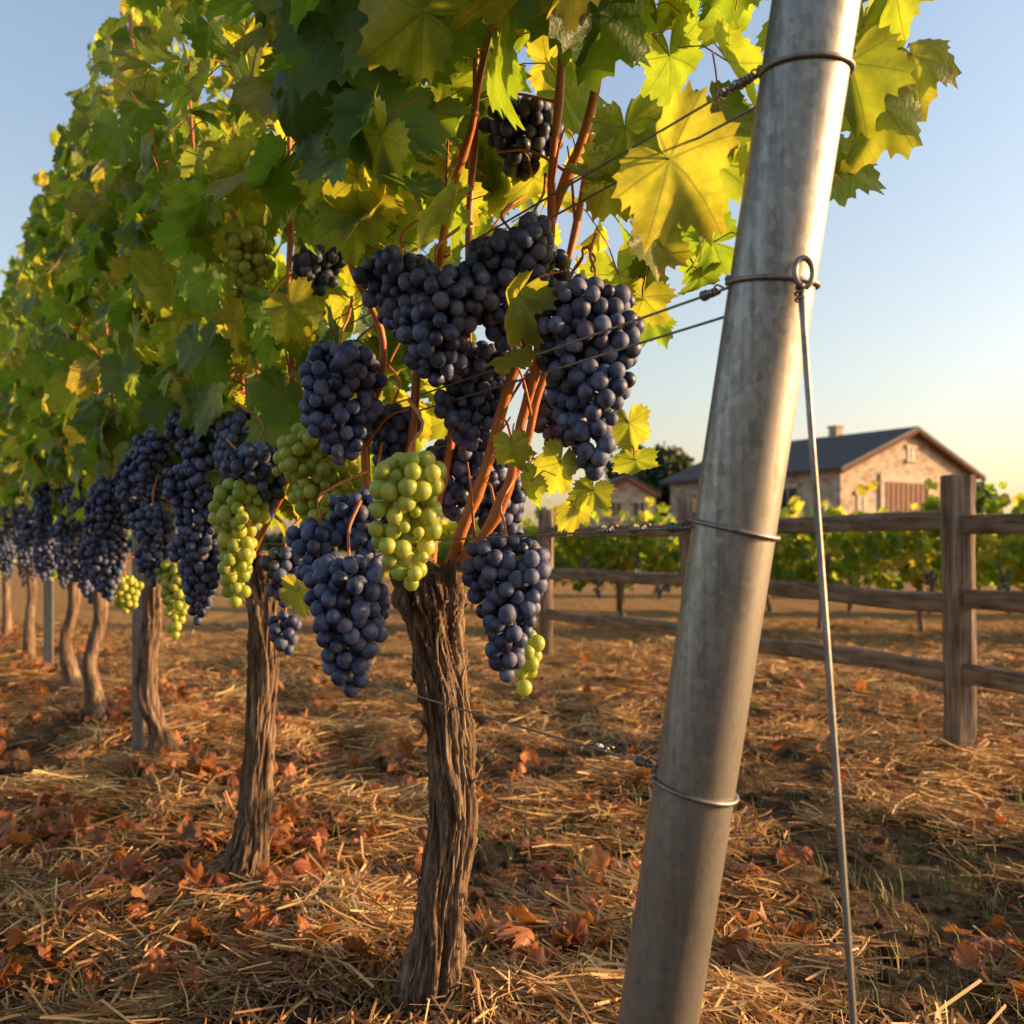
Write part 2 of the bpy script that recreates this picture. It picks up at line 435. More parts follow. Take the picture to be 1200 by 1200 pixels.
def bark_strips(path, rad, parent, n=26, w=.0032):
    A = Acc(); C = spline(path, 200)
    for _ in range(n):
        t0 = random.uniform(.02, .85); ln = random.uniform(.04, .2); a = random.uniform(0, 6.28); pts = []; rr = []
        pe = random.uniform(.003, .026); dr = random.uniform(-.35, .35)
        for k in range(11):
            t = min(1, t0+ln*k/10); P = C[int(t*199)]; R = np.interp(t, np.linspace(0, 1, len(rad)), rad)
            e = ((k/10-.5)*2)
            off = R*1.08+pe*max(0, e if _ % 2 else -e)**3
            aa = a+t*2.0+.05*math.sin(k*1.3)+dr*k/10
            pts.append(P+np.array([math.cos(aa)*off, math.sin(aa)*off, k*.0005])); rr.append(w*random.uniform(.6, 1.3)*(1-abs(e)**4*.8))
        A.add(*tube(np.array(pts), rr, 5))
    A.obj('peeling_bark', M['bark'], parent)

# ------------------------------------------------------------------ vines of the row
VY = [1.89, 2.56, 3.89, 5.0, 6.1, 7.78, 9.5, 11.2, 13, 15, 17, 19.2, 21.5, 24, 27]
VX = [-.157, -.68, -1.40, -2.11, -2.72, -3.77, -4.83]
for y in VY[7:]: VX.append(row_x(y)+random.uniform(-.05, .05))
bounds = [1.12]+[(a+b)/2 for a, b in zip(VY[:-1], VY[1:])]+[29]

CL = [ # x,y,ztop,len,width,kind
 (.128, 1.52, 1.31, .315, .150, 'd'), (.0, 1.66, 1.42, .20, .18, 'd'), (.035, 1.60, 1.435, .12, .10, 'd'), (-.125, 1.64, 1.36, .20, .17, 'd'),
 (-.185, 1.68, 1.395, .15, .14, 'd'), (.02, 1.80, 1.70, .15, .15, 'd'), (-.30, 1.74, 1.265, .23, .15, 'd'),
 (-.075, 1.80, 1.27, .20, .15, 'd'), (.075, 1.80, 1.23, .17, .14, 'd'), (-.155, 1.50, 1.045, .225, .122, 'g'),
 (-.262, 1.60, .89, .235, .140, 'd'), (-.010, 1.60, .925, .245, .130, 'd'), (-.235, 1.72, 1.00, .15, .12, 'd'),
 (-.085, 1.92, 1.12, .20, .15, 'd'), (-.22, 1.86, 1.17, .15, .12, 'd'), (.02, 1.72, .77, .13, .07, 'g'), (-.02, 1.95, 1.05, .18, .12, 'd'),
 (-.33, 1.72, .95, .14, .10, 'd')]
CL2 = [(-.385, 1.96, 1.14, .30, .145, 'g'), (-.535, 2.1, 1.12, .18, .14, 'd'), (-.575, 2.08, 1.045, .28, .12, 'g'),
 (-.80, 2.55, 1.13, .30, .14, 'd'), (-.82, 2.6, .95, .26, .13, 'd'), (-.49, 2.15, .90, .14, .10, 'd'), (-.50, 2.2, .76, .12, .08, 'd'),
 (-.43, 2.2, 1.57, .13, .12, 'd'), (-.58, 2.2, 1.60, .15, .12, 'g'), (-.62, 2.3, 1.22, .2, .14, 'd'), (-.74, 2.45, 1.25, .24, .16, 'd'), (-.33, 2.1, 1.3, .2, .14, 'd')]
CL3 = [(-.95, 2.8, .87, .24, .11, 'g'), (-1.01, 2.8, 1.02, .24, .13, 'd'), (-1.13, 3.05, 1.2, .3, .16, 'd'), (-1.42, 3.5, 1.15, .45, .16, 'd'),
 (-1.40, 3.6, .80, .16, .11, 'g'), (-1.2, 3.4, 1.15, .3, .16, 'd'), (-1.6, 3.9, .95, .25, .15, 'd'), (-1.02, 2.9, 1.25, .25, .16, 'd')]
keep = CL+CL2[:9]+CL3[:4]
def hides(p, s):
    for c in keep:
        cz = c[2]-c[3]/2
        if p[1] < c[1]+.04 and p[1] > .5:
            k = c[1]/p[1]; qx = p[0]*k; qz = .9+(p[2]-.9)*k; m = s*.55*k
            if abs(qx-c[0]) < c[4]/2+m-.015 and abs(qz-.8*m-cz) < c[3]/2+m-.03: return True
    return False

wz = ([.9, 1.15, 1.5, 2.2, 2.9], [.12, .24, .33, .36, .2])
def canopy(i, n, parent, lod):
    y0, y1 = bounds[i], bounds[i+1]; P = []; S = []; O = []; tries = 0
    while len(P) < n and tries < n*12:
        tries += 1
        ry = random.uniform(y0, y1)
        top = 2.78+.4*noise.noise(Vector((ry*1.7, 3, 0)))+.4*noise.noise(Vector((ry*5, 7, 0)))
        if random.random() < .20: z = random.uniform(1.0, 1.4)
        else: z = 1.3+(top-1.3)*random.random()**.92
        if random.random() < .05: z = top+random.random()*.4
        w = np.interp(z, *wz)
        u = random.uniform(-1, 1); u = math.copysign(abs(u)**.7, u); o = u*w
        if z > top: o *= .5
        x = row_x(ry)+RN[0]*o; y = ry+RN[1]*o
        s = random.uniform(.052, .108)*(1 if z < 2.2 else .78)
        if noise.noise(Vector((x*3.4, y*3.4, z*3.4))) < -.2: continue
        if i == 0:
            if y < 1.25: continue
            zmin = np.interp(x/y, [-.2, .0, .1, .17, .25, .45], [1.02, 1.05, 1.10, 1.30, 1.46, 1.50])
            if z < zmin: continue
            if x/y > .36: continue
            if z < 1.40 and random.random() < .45: continue
        if i <= 2 and hides((x, y, z), s) and random.random() < .97: continue
        P.append((x, y, z)); S.append(s); O.append(u)
    P = np.array(P); S = np.array(S); O = np.array(O)[:, None]; n = len(P)
    out = np.column_stack([RN[0]*np.ones(n), RN[1]*np.ones(n), np.zeros(n)])*np.sign(O)
    Nn = out*.8+rng.normal(0, .5, (n, 3))+np.array([0, 0, .4])
    T = out*.25+rng.normal(0, .5, (n, 3))+np.array([0, 0, -.8])
    rnd = np.clip(rng.random(n)**1.4, 0, .86 if i == 0 else 1)
    leaves_mesh('foliage', P, T, Nn, S, M['leaf' if lod != 'lo' else 'leaf_far'], lod, parent, rnd=rnd, petiole=lod != 'lo')

def canes_for(i, parent):
    A = Acc()
    if i == 0:
        L = [([-.135, 1.85, .83], [-.09, 1.81, .92], [-.03, 1.76, 1.10], [.035, 1.72, 1.29], [.075, 1.68, 1.47], [.14, 1.62, 1.66], [.2, 1.62, 2.0], [.22, 1.6, 2.4]),
             ([-.12, 1.85, .83], [-.03, 1.76, .95], [.03, 1.72, 1.16], [.055, 1.7, 1.36], [.075, 1.66, 1.6], [.09, 1.75, 2.1]),
             ([-.17, 1.86, .85], [-.19, 1.82, 1.05], [-.15, 1.80, 1.34], [-.09, 1.72, 1.56], [-.04, 1.66, 1.75], [0, 1.7, 2.3]),
             ([-.20, 1.86, .84], [-.27, 1.82, 1.02], [-.235, 1.80, 1.28], [-.29, 1.75, 1.45], [-.28, 1.7, 2.1]),
             ([-.16, 1.87, .84], [-.12, 1.86, 1.08], [-.08, 1.84, 1.4], [-.06, 1.8, 1.9], [0, 1.9, 2.3]),
             ([-.145, 1.86, .83], [-.07, 1.80, .90], [.00, 1.74, 1.02], [.06, 1.70, 1.2], [.1, 1.68, 1.4], [.16, 1.66, 1.8]),
             ([.03, 1.72, 1.16], [.10, 1.68, 1.35], [.125, 1.62, 1.39], [.128, 1.56, 1.33])]
        R = [.0115, .0105, .0095, .009, .009, .009, .003]
    else:
        L = []; R = []
        X, Y = VX[i], VY[i]
        for k in range(6):
            a = random.uniform(-.55, .55); b = random.uniform(-.12, .15)
            L.append(tuple([X+RD[0]*a*t+RN[0]*b*t+random.gauss(0, .02), Y+RD[1]*a*t+RN[1]*b*t, .82+zz] for t, zz in ((0, -.02), (.5, .25), (.9, .55), (1, 1.0), (1.15, 1.6))))
            R.append(.008)
    for p, r in zip(L, R):
        n = 40; Q = spline(p, n); rr = np.linspace(r, r*.55, n)*(1+.28*(np.arange(n) % 8 == 0))
        Q = Q+np.column_stack([.004*np.sin(np.arange(n)*.8), .004*np.cos(np.arange(n)*.8), 0*np.arange(n)])
        A.add(*tube(Q, rr, 9))
        for k in range(8, n, 4):        # lateral shoots
            if r < .005: break
            sc = .06 if Q[k][2] < 1.45 else .10
            d = np.array([random.gauss(0, sc), random.gauss(0, sc), random.uniform(.04, .2)])
            A.add(*tube(spline([Q[k], Q[k]+d*.5+[0, 0, .02], Q[k]+d*1.0], 7), np.linspace(.0032, .0014, 7), 5))
    A.obj('canes', M['cane'], parent)

NL = [720, 720, 950, 850, 850, 900, 850, 700, 650, 600, 550, 550, 500, 500, 500]
for i, (X, Y) in enumerate(zip(VX, VY)):
    e = empty('grape_vine')
    lod = 'hi' if i < 2 else ('mid' if i < 5 else 'lo')
    gz = gh(X, Y) if Y < 22 else 0
    if i == 0:
        path = [(-.165, 1.90, gz-.06), (-.158, 1.90, .05), (-.138, 1.885, .20), (-.112, 1.875, .38), (-.120, 1.865, .56), (-.142, 1.87, .73), (-.15, 1.87, .80), (-.152, 1.87, .85)]
        rad = [.064, .049, .038, .036, .036, .041, .058, .048]
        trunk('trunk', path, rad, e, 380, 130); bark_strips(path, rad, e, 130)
        for q, r in ((((-.16, 1.86, .81), (-.19, 1.85, .83), (-.212, 1.845, .86)), (.030, .026, .016)), (((-.14, 1.86, .81), (-.115, 1.84, .84), (-.10, 1.82, .87)), (.030, .024, .014)),
                     (((-.15, 1.86, .82), (-.16, 1.845, .85), (-.168, 1.84, .88)), (.030, .022, .014))):
            trunk('spur', q, r, e, 40, 40)
    elif i == 1:
        path = [(-.70, 2.56, gz-.05), (-.69, 2.56, .05), (-.665, 2.56, .2), (-.645, 2.55, .45), (-.635, 2.55, .70), (-.64, 2.55, .82), (-.64, 2.55, .88)]
        rad = [.056, .052, .034, .030, .031, .044, .036]
        trunk('trunk', path, rad, e, 200, 64); bark_strips(path, rad, e, 60)
    elif i == 2:
        path = [(-1.43, 3.89, gz-.05), (-1.41, 3.89, .04), (-1.375, 3.89, .14), (-1.42, 3.87, .35), (-1.40, 3.87, .6), (-1.38, 3.88, .88)]
        trunk('trunk', path, [.07, .055, .036, .032, .03, .04], e, 80, 40)
    else:
        j = lambda s=.022: random.gauss(0, s)
        path = [(X, Y, gz-.05), (X+j(.02), Y, .05), (X+j(), Y+j(), .3), (X+j(), Y+j(), .55), (X+j(), Y+j(), .85)]
        rad = [.065, .05, .034, .032, .046]
        trunk('trunk', path, rad, e, 50 if i < 6 else 16, 20 if i < 6 else 10)
    if i < 9: canes_for(i, e)
    canopy(i, NL[i], e, lod)
    cl = {0: CL, 1: CL2, 2: CL3}.get(i)
    if cl is None:
        cl = []
        for k in range(10 if i < 9 else 6):
            ry = random.uniform(bounds[i], bounds[i+1]); o = random.uniform(.02, .24)
            cl.append((row_x(ry)+RN[0]*o, ry+RN[1]*o, random.uniform(.85, 1.3), random.uniform(.2, .32), random.uniform(.12, .17), 'g' if random.random() < .14 else 'd'))
    for k, c in enumerate(cl):
        cluster('grape_cluster_%d' % (k+1), c[:3], c[3], c[4], c[5], e, br=.0135 if i < 3 else .016,
                lod=3 if i < 2 else (2 if i < 5 else 1), tries=3200 if i < 3 else 700, stem=i < 3)

# individually placed leaves around the fruit of the first vine (x,y,z,size,tone)
HL = [(.115, 1.42, 1.68, .115, .15), (-.02, 1.46, 1.62, .10, .2), (-.20, 1.45, 1.50, .10, .25), (-.235, 1.46, 1.39, .075, .5), (-.12, 1.44, 1.53, .075, .15),
      (-.005, 1.50, 1.185, .052, .6), (.0, 1.52, 1.055, .045, .7), (.075, 1.55, 1.03, .062, .7), (.03, 1.53, 1.0, .040, .5), (.19, 1.62, 1.10, .055, .7),
      (.215, 1.55, 1.38, .07, .75), (.17, 1.50, 1.53, .08, .5), (-.385, 1.80, .82, .05, .8), (-.25, 1.42, 1.64, .11, .1), (-.33, 1.5, 1.60, .10, .12), (-.12, 1.4, 1.70, .09, .2),
      (.46, 1.36, 1.56, .09, .5), (.52, 1.40, 1.52, .08, .7), (.50, 1.42, 1.64, .085, .5), (.42, 1.4, 1.46, .07, .6), (.47, 1.45, 1.47, .08, .4), (.57, 1.42, 1.60, .07, .75), (.40, 1.38, 1.64, .09, .35),
      (.30, 1.48, 1.47, .08, .5), (.26, 1.5, 1.52, .08, .4), (.13, 1.6, .99, .042, .55), (.21, 1.6, 1.3, .06, .7), (.10, 1.6, .96, .045, .75), (.20, 1.62, 1.04, .045, .6), (.54, 1.4, 1.68, .085, .45), (.36, 1.42, 1.50, .075, .6)]
H = np.array(HL); n = len(H); vine0 = bpy.data.objects['grape_vine']
leaves_mesh('foliage_fruit_zone', H[:, :3], np.tile([.0, -.15, -1.], (n, 1))+rng.normal(0, .4, (n, 3)), np.tile([-.15, -1, .3], (n, 1))+rng.normal(0, .35, (n, 3)),
            H[:, 3], M['leaf'], 'hi', vine0, rnd=H[:, 4])

# ------------------------------------------------------------------ trellis end post, wires
def paxis(z): return np.array([.133+.136*z, 1.235-.085*z, z])
post = empty('trellis_end_post')
zz = np.linspace(-.1, 2.15, 40); A = Acc(); A.add(*tube([paxis(z) for z in zz], .0480, 64))
A.obj('steel_tube', M['galv'], post)
ax = paxis(1)-paxis(0); ax /= np.linalg.norm(ax)
def ring(z, tilt, turns=1.0, r=.0028):
    c = paxis(z); u = np.cross(ax, [0, 1, 0]); u /= np.linalg.norm(u); w = np.cross(ax, u)
    a = np.linspace(0, 2*np.pi*turns, int(64*turns)+1)
    return np.array([c+.0506*(math.cos(q)*u+math.sin(q)*w)+ax*(tilt*math.cos(q)+.007*(q/6.283)) for q in a])
A = Acc()
for z, tilt, tn in ((1.428, -.006, 1.0), (1.195, -.003, 1.0), (.918, .005, 1.), (.612, .006, 1.)):
    A.add(*tube(ring(z, tilt, tn), .0030, 8))
A.obj('wire_wraps', M['wire'], post)
def helix(p, d, r=.0042, turns=4, length=.022, wr=.0014):
    d = np.array(d, float); d /= np.linalg.norm(d); u = np.cross(d, [0.1, 0, 1]); u /= np.linalg.norm(u); w = np.cross(d, u)
    a = np.linspace(0, 6.283*turns, turns*14); t = np.linspace(-.5, .5, len(a))
    rr = r*(1-.25*np.abs(t)*2)
    return tube([np.array(p)+d*length*tt+q*(math.cos(x)*u+math.sin(x)*w) for tt, x, q in zip(t, a, rr)], wr, 6)
wires = empty('trellis_wires')
for k, (z, knots) in enumerate(((1.428, (.02, .05)), (1.405, ()), (1.193, (.028,)), (1.168, ()), (.922, (.025, .10, .17)), (.64, (.02, .11)))):
    A = Acc(); c = paxis(z); st = c+np.array([-.0500, -.005, 0]) if z not in (1.405, 1.168) else c+np.array([-.044, .03, 0])
    tgt = np.array([row_x(2.6), 2.6, z-.008]); d = tgt-st; d /= np.linalg.norm(d)
    L = 27/d[1]
    ts = np.concatenate([np.linspace(0, 3, 40), np.linspace(3.4, L, 40)])
    sagp = [st+d*t-np.array([0, 0, .010*abs(math.sin(t*1.3))]) for t in ts]
    A.add(*tube(sagp, .0017, 7))
    for kk in knots:
        A.add(*helix(st+d*kk, d)); A.add(*helix(st+d*(kk+.012), d+np.array([0, .1, .1]), .0055, 2, .01, .0016))
        A.add(*tube(spline([st+d*kk, st+d*kk+[.004, -.006, .008], st+d*kk+[.012, -.008, .004]], 6), .0013, 5))
    A.obj('wire_%d' % (k+1), M['wire'], wires)
guy = empty('guy_rod')
A = Acc(); top = paxis(1.19)+np.array([.018, -.054, -.005])
A.add(*tube(spline([top, (.343, 1.0, .42), (.356, .96, -.08)], 20), .0036, 10))
hk = [top+np.array([.010*math.cos(a)+.002, -.004-.001*a, .010+.016*math.sin(a)]) for a in np.linspace(-1.7, 4.6, 26)]
A.add(*tube(hk, .0034, 10)); A.add(*helix(top+np.array([0, 0, -.012]), (0, .05, -1), .0055, 3, .02, .0018))
A.obj('rod', M['wire'], guy)

for (x, y, w) in ((-1.475, 3.92, .034), (-3.17, 6.8, .05), (-5.9, 11.4, .05)):
    s = empty('trellis_stake'); A = Acc()
    A.add(*box(x, y, .95, w, .004, 2.1)); A.add(*box(x-w/2-.002, y+.012, .95, .004, .028, 2.1)); A.add(*box(x+w/2+.002, y+.012, .95, .004, .028, 2.1))
    A.obj('steel_profile', M['galv'], s, smooth=False)

# ------------------------------------------------------------------ wooden fence
fence = empty('wooden_fence')
FP = [(2.74, 2.17), (1.955, 4.37), (1.18, 6.57), (.285, 8.45)]
def timber(p0, p1, w, h, name, n=30, jit=.006):
    d = np.array(p1, float)-p0; L = np.linalg.norm(d); seg = 16
    V, F = tube(np.column_stack([np.zeros(n), np.zeros(n), np.linspace(0, L, n)]), 1., seg)
    sd = random.random()*30
    for i in range(len(V)):
        a = math.atan2(V[i][1], V[i][0]); rr = math.hypot(V[i][0], V[i][1]); c, s = math.cos(a), math.sin(a)
        q = (abs(c)**5+abs(s)**5)**(-1/5)*rr
        k = 1+.14*noise.noise(Vector((c*1.5, s*1.5, V[i][2]*2+sd)))+.06*noise.noise(Vector((c*5, s*5, V[i][2]*4+sd)))
        V[i][0] = c*q*w/2*k+jit*noise.noise(Vector((V[i][2]*1.3, sd, 0))); V[i][1] = s*q*h/2*k+jit*3*noise.noise(Vector((V[i][2]*1.1, sd, 5)))
    o = build_mesh(name, V, F, M['wood'], None, False, fence)
    o.location = p0; o.rotation_euler = Vector(d).to_track_quat('Z', 'Y').to_euler()
    return o
for k, (x, y) in enumerate(FP):
    timber((x, y, -.2), (x+random.gauss(0, .01), y, 1.21), .12, .12, 'post_%d' % (k+1))
for k in range(3):
    for j, z in enumerate((1.0, .665, .33)):
        (xa, ya), (xb, yb) = FP[k], FP[k+1]
        timber((xa, ya, z+random.gauss(0, .015)), (xb, yb, z+random.gauss(0, .015)), .045, .085, 'rail_%d_%d' % (k+1, j+1))

# ------------------------------------------------------------------ background vineyard rows
def bg_row(p0, p1, n, top, bot, w):
    e = empty('background_vine_row'); p0 = np.array(p0, float); p1 = np.array(p1, float); d = p1-p0; L = np.linalg.norm(d); d = d/L; nn = np.array([-d[1], d[0]])
    P = []
    while len(P) < n:
        t = random.random()*L
        tp = top-.22+.40*t/L+.16*noise.noise(Vector((t*1.8, p0[1], 0)))+.15*noise.noise(Vector((t*6, p0[1], 0)))
        z = bot+(tp-bot)*random.random()**.8
        if random.random() < .04: z = tp+random.random()*.2
        o = random.uniform(-1, 1)*w*(1 if z < tp else .3)
        q = p0+d*t+nn*o
        if noise.noise(Vector((q[0]*2, q[1]*2, z*2.5))) < -.2: continue
        P.append((q[0], q[1], z))
    P = np.array(P)
    Nn = rng.normal(0, .6, (n, 3))+np.array([0, -.5, .4]); T = rng.normal(0, .5, (n, 3))+np.array([0, 0, -.8])
    leaves_mesh('foliage', P, T, Nn, rng.uniform(.06, .10, n), M['leaf_far'], 'lo', e, rnd=np.clip(rng.random(n)**.85, 0, 1), petiole=False)
    A = Acc(); t = .4
    while t < L:
        q = p0+d*t
        A.add(*tube(spline([(q[0], q[1], -.05), (q[0]+random.gauss(0, .03), q[1], .35), (q[0]+random.gauss(0, .04), q[1], bot+.35)], 8), .035, 8)); t += 1.05
    A.obj('trunks', M['bark'], e)
    B = Acc(); V0, F0 = ICO[1]
    for k in range(int(L*3.2)):
        q = p0+d*random.random()*L-nn*(w*.8)
        z = random.uniform(bot, bot+.35)
        for _ in range(26):
            s = random.random()
            B.add(V0*.016+np.array([q[0]+random.gauss(0, .04)*(1-s*.6), q[1]+random.gauss(0, .035), z-s*.22]), F0)
    B.obj('grape_clusters', M['dark'], e)
bg_row((-1.2, 11.6), (9.5, 9.6), 4000, 1.28, .46, .32)
bg_row((-2, 14.6), (13, 12.6), 3600, 1.30, .46, .35)
bg_row((-3, 19), (17, 17), 3600, 1.36, .46, .4)
bg_row((-4, 26), (24, 24), 3600, 1.4, .5, .5)

# ------------------------------------------------------------------ buildings
def house(name, loc, rotz, W, D, eave, ridge, door=True, wins=(), chimney=None, oh=.45):
    e = empty(name, loc, rotz)
    V = [(0, 0, 0), (W, 0, 0), (W, 0, eave), (W/2, 0, ridge), (0, 0, eave), (0, D, 0), (W, D, 0), (W, D, eave), (W/2, D, ridge), (0, D, eave)]
    m = bpy.data.meshes.new('walls'); m.from_pydata(V, [], [(0, 1, 2, 3, 4), (9, 8, 7, 6, 5), (0, 4, 9, 5), (1, 6, 7, 2)]); m.materials.append(M['stone'])
    o = bpy.data.objects.new('walls', m); COL.objects.link(o); o.parent = e
    sl = (ridge-eave)/(W/2); R = []; th = .14; F = []
    for sgn in (-1, 1):
        b = len(R); x0 = W/2; x1 = W/2+sgn*(W/2+oh); z0 = ridge+.02; z1 = z0-sl*(W/2+oh)
        for yy in (-oh, D+oh):
            R += [(x0, yy, z0), (x1, yy, z1), (x1, yy, z1+th), (x0, yy, z0+th)]
        F += [(b, b+1, b+2, b+3), (b+4, b+7, b+6, b+5), (b+1, b+5, b+6, b+2), (b+3, b+2, b+6, b+7), (b, b+4, b+5, b+1)]
    m = bpy.data.meshes.new('roof'); m.from_pydata(R, [], F); m.materials.append(M['roof'])
    o = bpy.data.objects.new('roof', m); COL.objects.link(o); o.parent = e
    A = Acc()
    for sgn in (-1, 1):          # barge boards under the gable verge
        x1 = W/2+sgn*(W/2+oh-.03)
        A.add(*tube([(W/2, -oh+.06, ridge-.08), (x1, -oh+.06, ridge-.08-sl*(W/2+oh-.03))], .09, 4))
    A.obj('barge_boards', M['door'], e, False)
    if door:
        A = Acc(); A.add(*box(W*.46, -.03, 1.95, 3.3, .08, 3.9)) 
        for k in range(9): A.add(*box(W*.46-1.5+k*.375, -.09, 1.95, .04, .03, 3.8))
        A.obj('barn_door', M['door'], e, False)
        A = Acc(); A.add(*box(W*.46, -.05, 4.1, 3.9, .14, .38)); A.add(*box(W*.46-1.8, -.05, 1.95, .28, .13, 3.88)); A.add(*box(W*.46+1.8, -.05, 1.95, .28, .13, 3.88))
        A.obj('door_surround', M['trim'], e, False)
    G = Acc(); T = Acc()
    for (side, u, z, w, h) in wins:
        if side == 'f': G.add(*box(u, -.02, z, w, .06, h)); T.add(*box(u, -.04, z-h/2-.07, w+.3, .16, .13)); T.add(*box(u, -.04, z+h/2+.1, w+.3, .12, .19)); T.add(*box(u, -.06, z, .05, .05, h))
        else: G.add(*box(-.02, u, z, .06, w, h)); T.add(*box(-.04, u, z-h/2-.07, .16, w+.3, .13)); T.add(*box(-.04, u, z+h/2+.1, .12, w+.3, .19)); T.add(*box(-.06, u, z, .05, .05, h))
    if wins: G.obj('window_panes', M['glass'], e, False); T.obj('window_trim', M['trim'], e, False)
    if chimney:
        A = Acc(); A.add(*box(W/2, chimney, ridge+.1, .5, .5, .9)); A.add(*box(W/2, chimney, ridge+.6, .6, .6, .1)); A.obj('chimney', M['stone'], e, False)
house('stone_barn', (14.85, 45, 0), math.atan2(.54, .84), 10.1, 11.4, 4.45, 6.45, True,
      (('f', 1.5, 2.6, .8, 1.3), ('f', 8.3, 2.6, .8, 1.3), ('f', 5.05, 5.3, .5, .5), ('s', 3., 3.0, .9, 1.3), ('s', 6, 3.0, .9, 1.3), ('s', 9, 3.0, .9, 1.3)), 4.4)
house('stone_outbuilding', (4.0, 46, 0), math.atan2(.1, .99), 2.7, 4, 3.35, 4.1, False, (('f', .8, 2.6, .45, .6), ('f', 1.9, 2.6, .45, .6)), None, .2)

# ------------------------------------------------------------------ trees
def tree(name, x, y, H, W, n, seed):
    r = np.random.default_rng(seed); e = empty(name); A = Acc()
    A.add(*tube(spline([(x, y, -.1), (x+.1, y, H*.3), (x, y, H*.6)], 10), np.linspace(W*.06, W*.02, 10), 10))
    lobes = []
    for k in range(9):
        a = r.uniform(0, 6.28); q = r.uniform(.1, .34)*W; z = r.uniform(.4, .82)*H; c = np.array([x+q*math.cos(a), y+q*math.sin(a), z])
        lobes.append((c, r.uniform(.16, .27)*W)); A.add(*tube(spline([(x, y, H*.28), (x+(c[0]-x)*.5, y+(c[1]-y)*.5, z*.75), c], 8), np.linspace(W*.03, W*.008, 8), 6))
    A.obj('trunk_and_limbs', M['treebark'], e)
    P = []
    for k in range(n):
        c, R = lobes[k % 9]; d = r.normal(0, 1, 3); d /= np.linalg.norm(d); P.append(c+d*R*r.uniform(.45, 1.12)*np.array([1, 1, .9]))
    P = np.array(P); leaves_mesh('foliage', P, r.normal(0, 1, (n, 3)), r.normal(0, 1, (n, 3))+[0, -.3, .5], r.uniform(.14, .28, n)*W/5, M['tree_leaf'], 'lo', e, petiole=False)
tree('tree', 8.7, 61, 7.9, 6.2, 4500, 3)
tree('tree', 31, 70, 6.5, 6, 2500, 5)
e = empty('distant_trees'); n = 5000; xx = rng.uniform(-160, 180, n)
hh = np.array([2.4+1.2*noise.noise(Vector((a*.06, 1, 0)))+1.0*noise.noise(Vector((a*.3, 4, 0))) for a in xx])
P = np.column_stack([xx, 150+rng.normal(0, 3, n), hh*rng.random(n)**.7])
leaves_mesh('foliage', P, rng.normal(0, 1, (n, 3)), rng.normal(0, 1, (n, 3)), rng.uniform(.8, 1.5, n), M['tree_leaf'], 'lo', e, petiole=False)

# ------------------------------------------------------------------ straw, fallen leaves, grass
def straw(n):
    C = []; K = []
    while len(C) < n:
        y = 1.45*math.exp(random.random()*math.log(12/1.45)); x = random.uniform(-.62*y-.4, .62*y+.4)
        d = (x-row_x(y))*.854
        dens = .95 if d < .5 else .40
        cl = noise.noise(Vector((x*1.6, y*1.6, 5)))+.9*noise.noise(Vector((x*4.5, y*4.5, 9)))
        if random.random() > dens*(.42+1.6*cl) + .03: continue
        C.append((x, y, gh(x, y)+random.random()**2*(.02+.06*max(0, cl)))); K.append(cl)
    C = np.array(C); K = np.array(K); n = len(C)
    a = rng.uniform(0, 2*np.pi, n); base = np.array([3*noise.noise(Vector((c[0]*2.2, c[1]*2.2, 40))) for c in C])
    a = np.where(rng.random(n) < .5, 2.1+base*1.3+rng.normal(0, .35, n), a)
    L = rng.uniform(.03, .20, n)*np.where(rng.random(n) < .12, 1.7, 1); pit = np.abs(rng.normal(0, .18, n)); w = rng.uniform(.0008, .0026, n)*(1+C[:, 1]*.12)
    bend = rng.normal(0, .26, n); D = np.column_stack([np.cos(a), np.sin(a), 0*a]); S = np.column_stack([-np.sin(a), np.cos(a), 0*a])
    tw = rng.uniform(-1, 1, n)
    V = []
    for t in (-.5, -.17, .17, .5):
        c = C+D*(t*L)[:, None]+S*(bend*L*t*t*3)[:, None]; c[:, 2] += t*L*np.sin(pit)-.05*L*t*t+.004
        side = S*np.cos(tw)[:, None]+np.array([0, 0, 1])*np.sin(tw)[:, None]
        V.append(c-side*w[:, None]); V.append(c+side*w[:, None])
    V = np.stack(V, 1).reshape(-1, 3); f = np.array([(0, 2, 3, 1), (2, 4, 5, 3), (4, 6, 7, 5)])
    F = (f[None]+(np.arange(n)*8)[:, None, None]).reshape(-1, 4)
    rn = np.clip(rng.random(n)*.85+.35*K, 0, 1)
    build_mesh('straw_mulch', V, F, M['straw'], {"rnd": np.repeat(rn, 8)}, False)
straw(90000)

P = []; S = []
while len(P) < 1050:
    y = 1.95*math.exp(random.random()*math.log(11/1.95)); x = random.uniform(-.6*y-.3, .6*y+.3); d = (x-row_x(y))*.854
    pr = .9*math.exp(-(d/.8)**2)+.12
    if noise.noise(Vector((x*2.2, y*2.2, 20))) < .02: pr *= .2
    if random.random() < pr: P.append((x, y, gh(x, y)+random.uniform(.022, .055))); S.append(random.uniform(.022, .056))
P = np.array(P); n = len(P)
leaves_mesh('fallen_leaves', P, rng.normal(0, 1, (n, 3))*[1, 1, .25], rng.normal(0, .45, (n, 3))+[0, 0, 1], np.array(S), M['leaf_dry'], 'hi', None, curl=2.6, petiole=False)

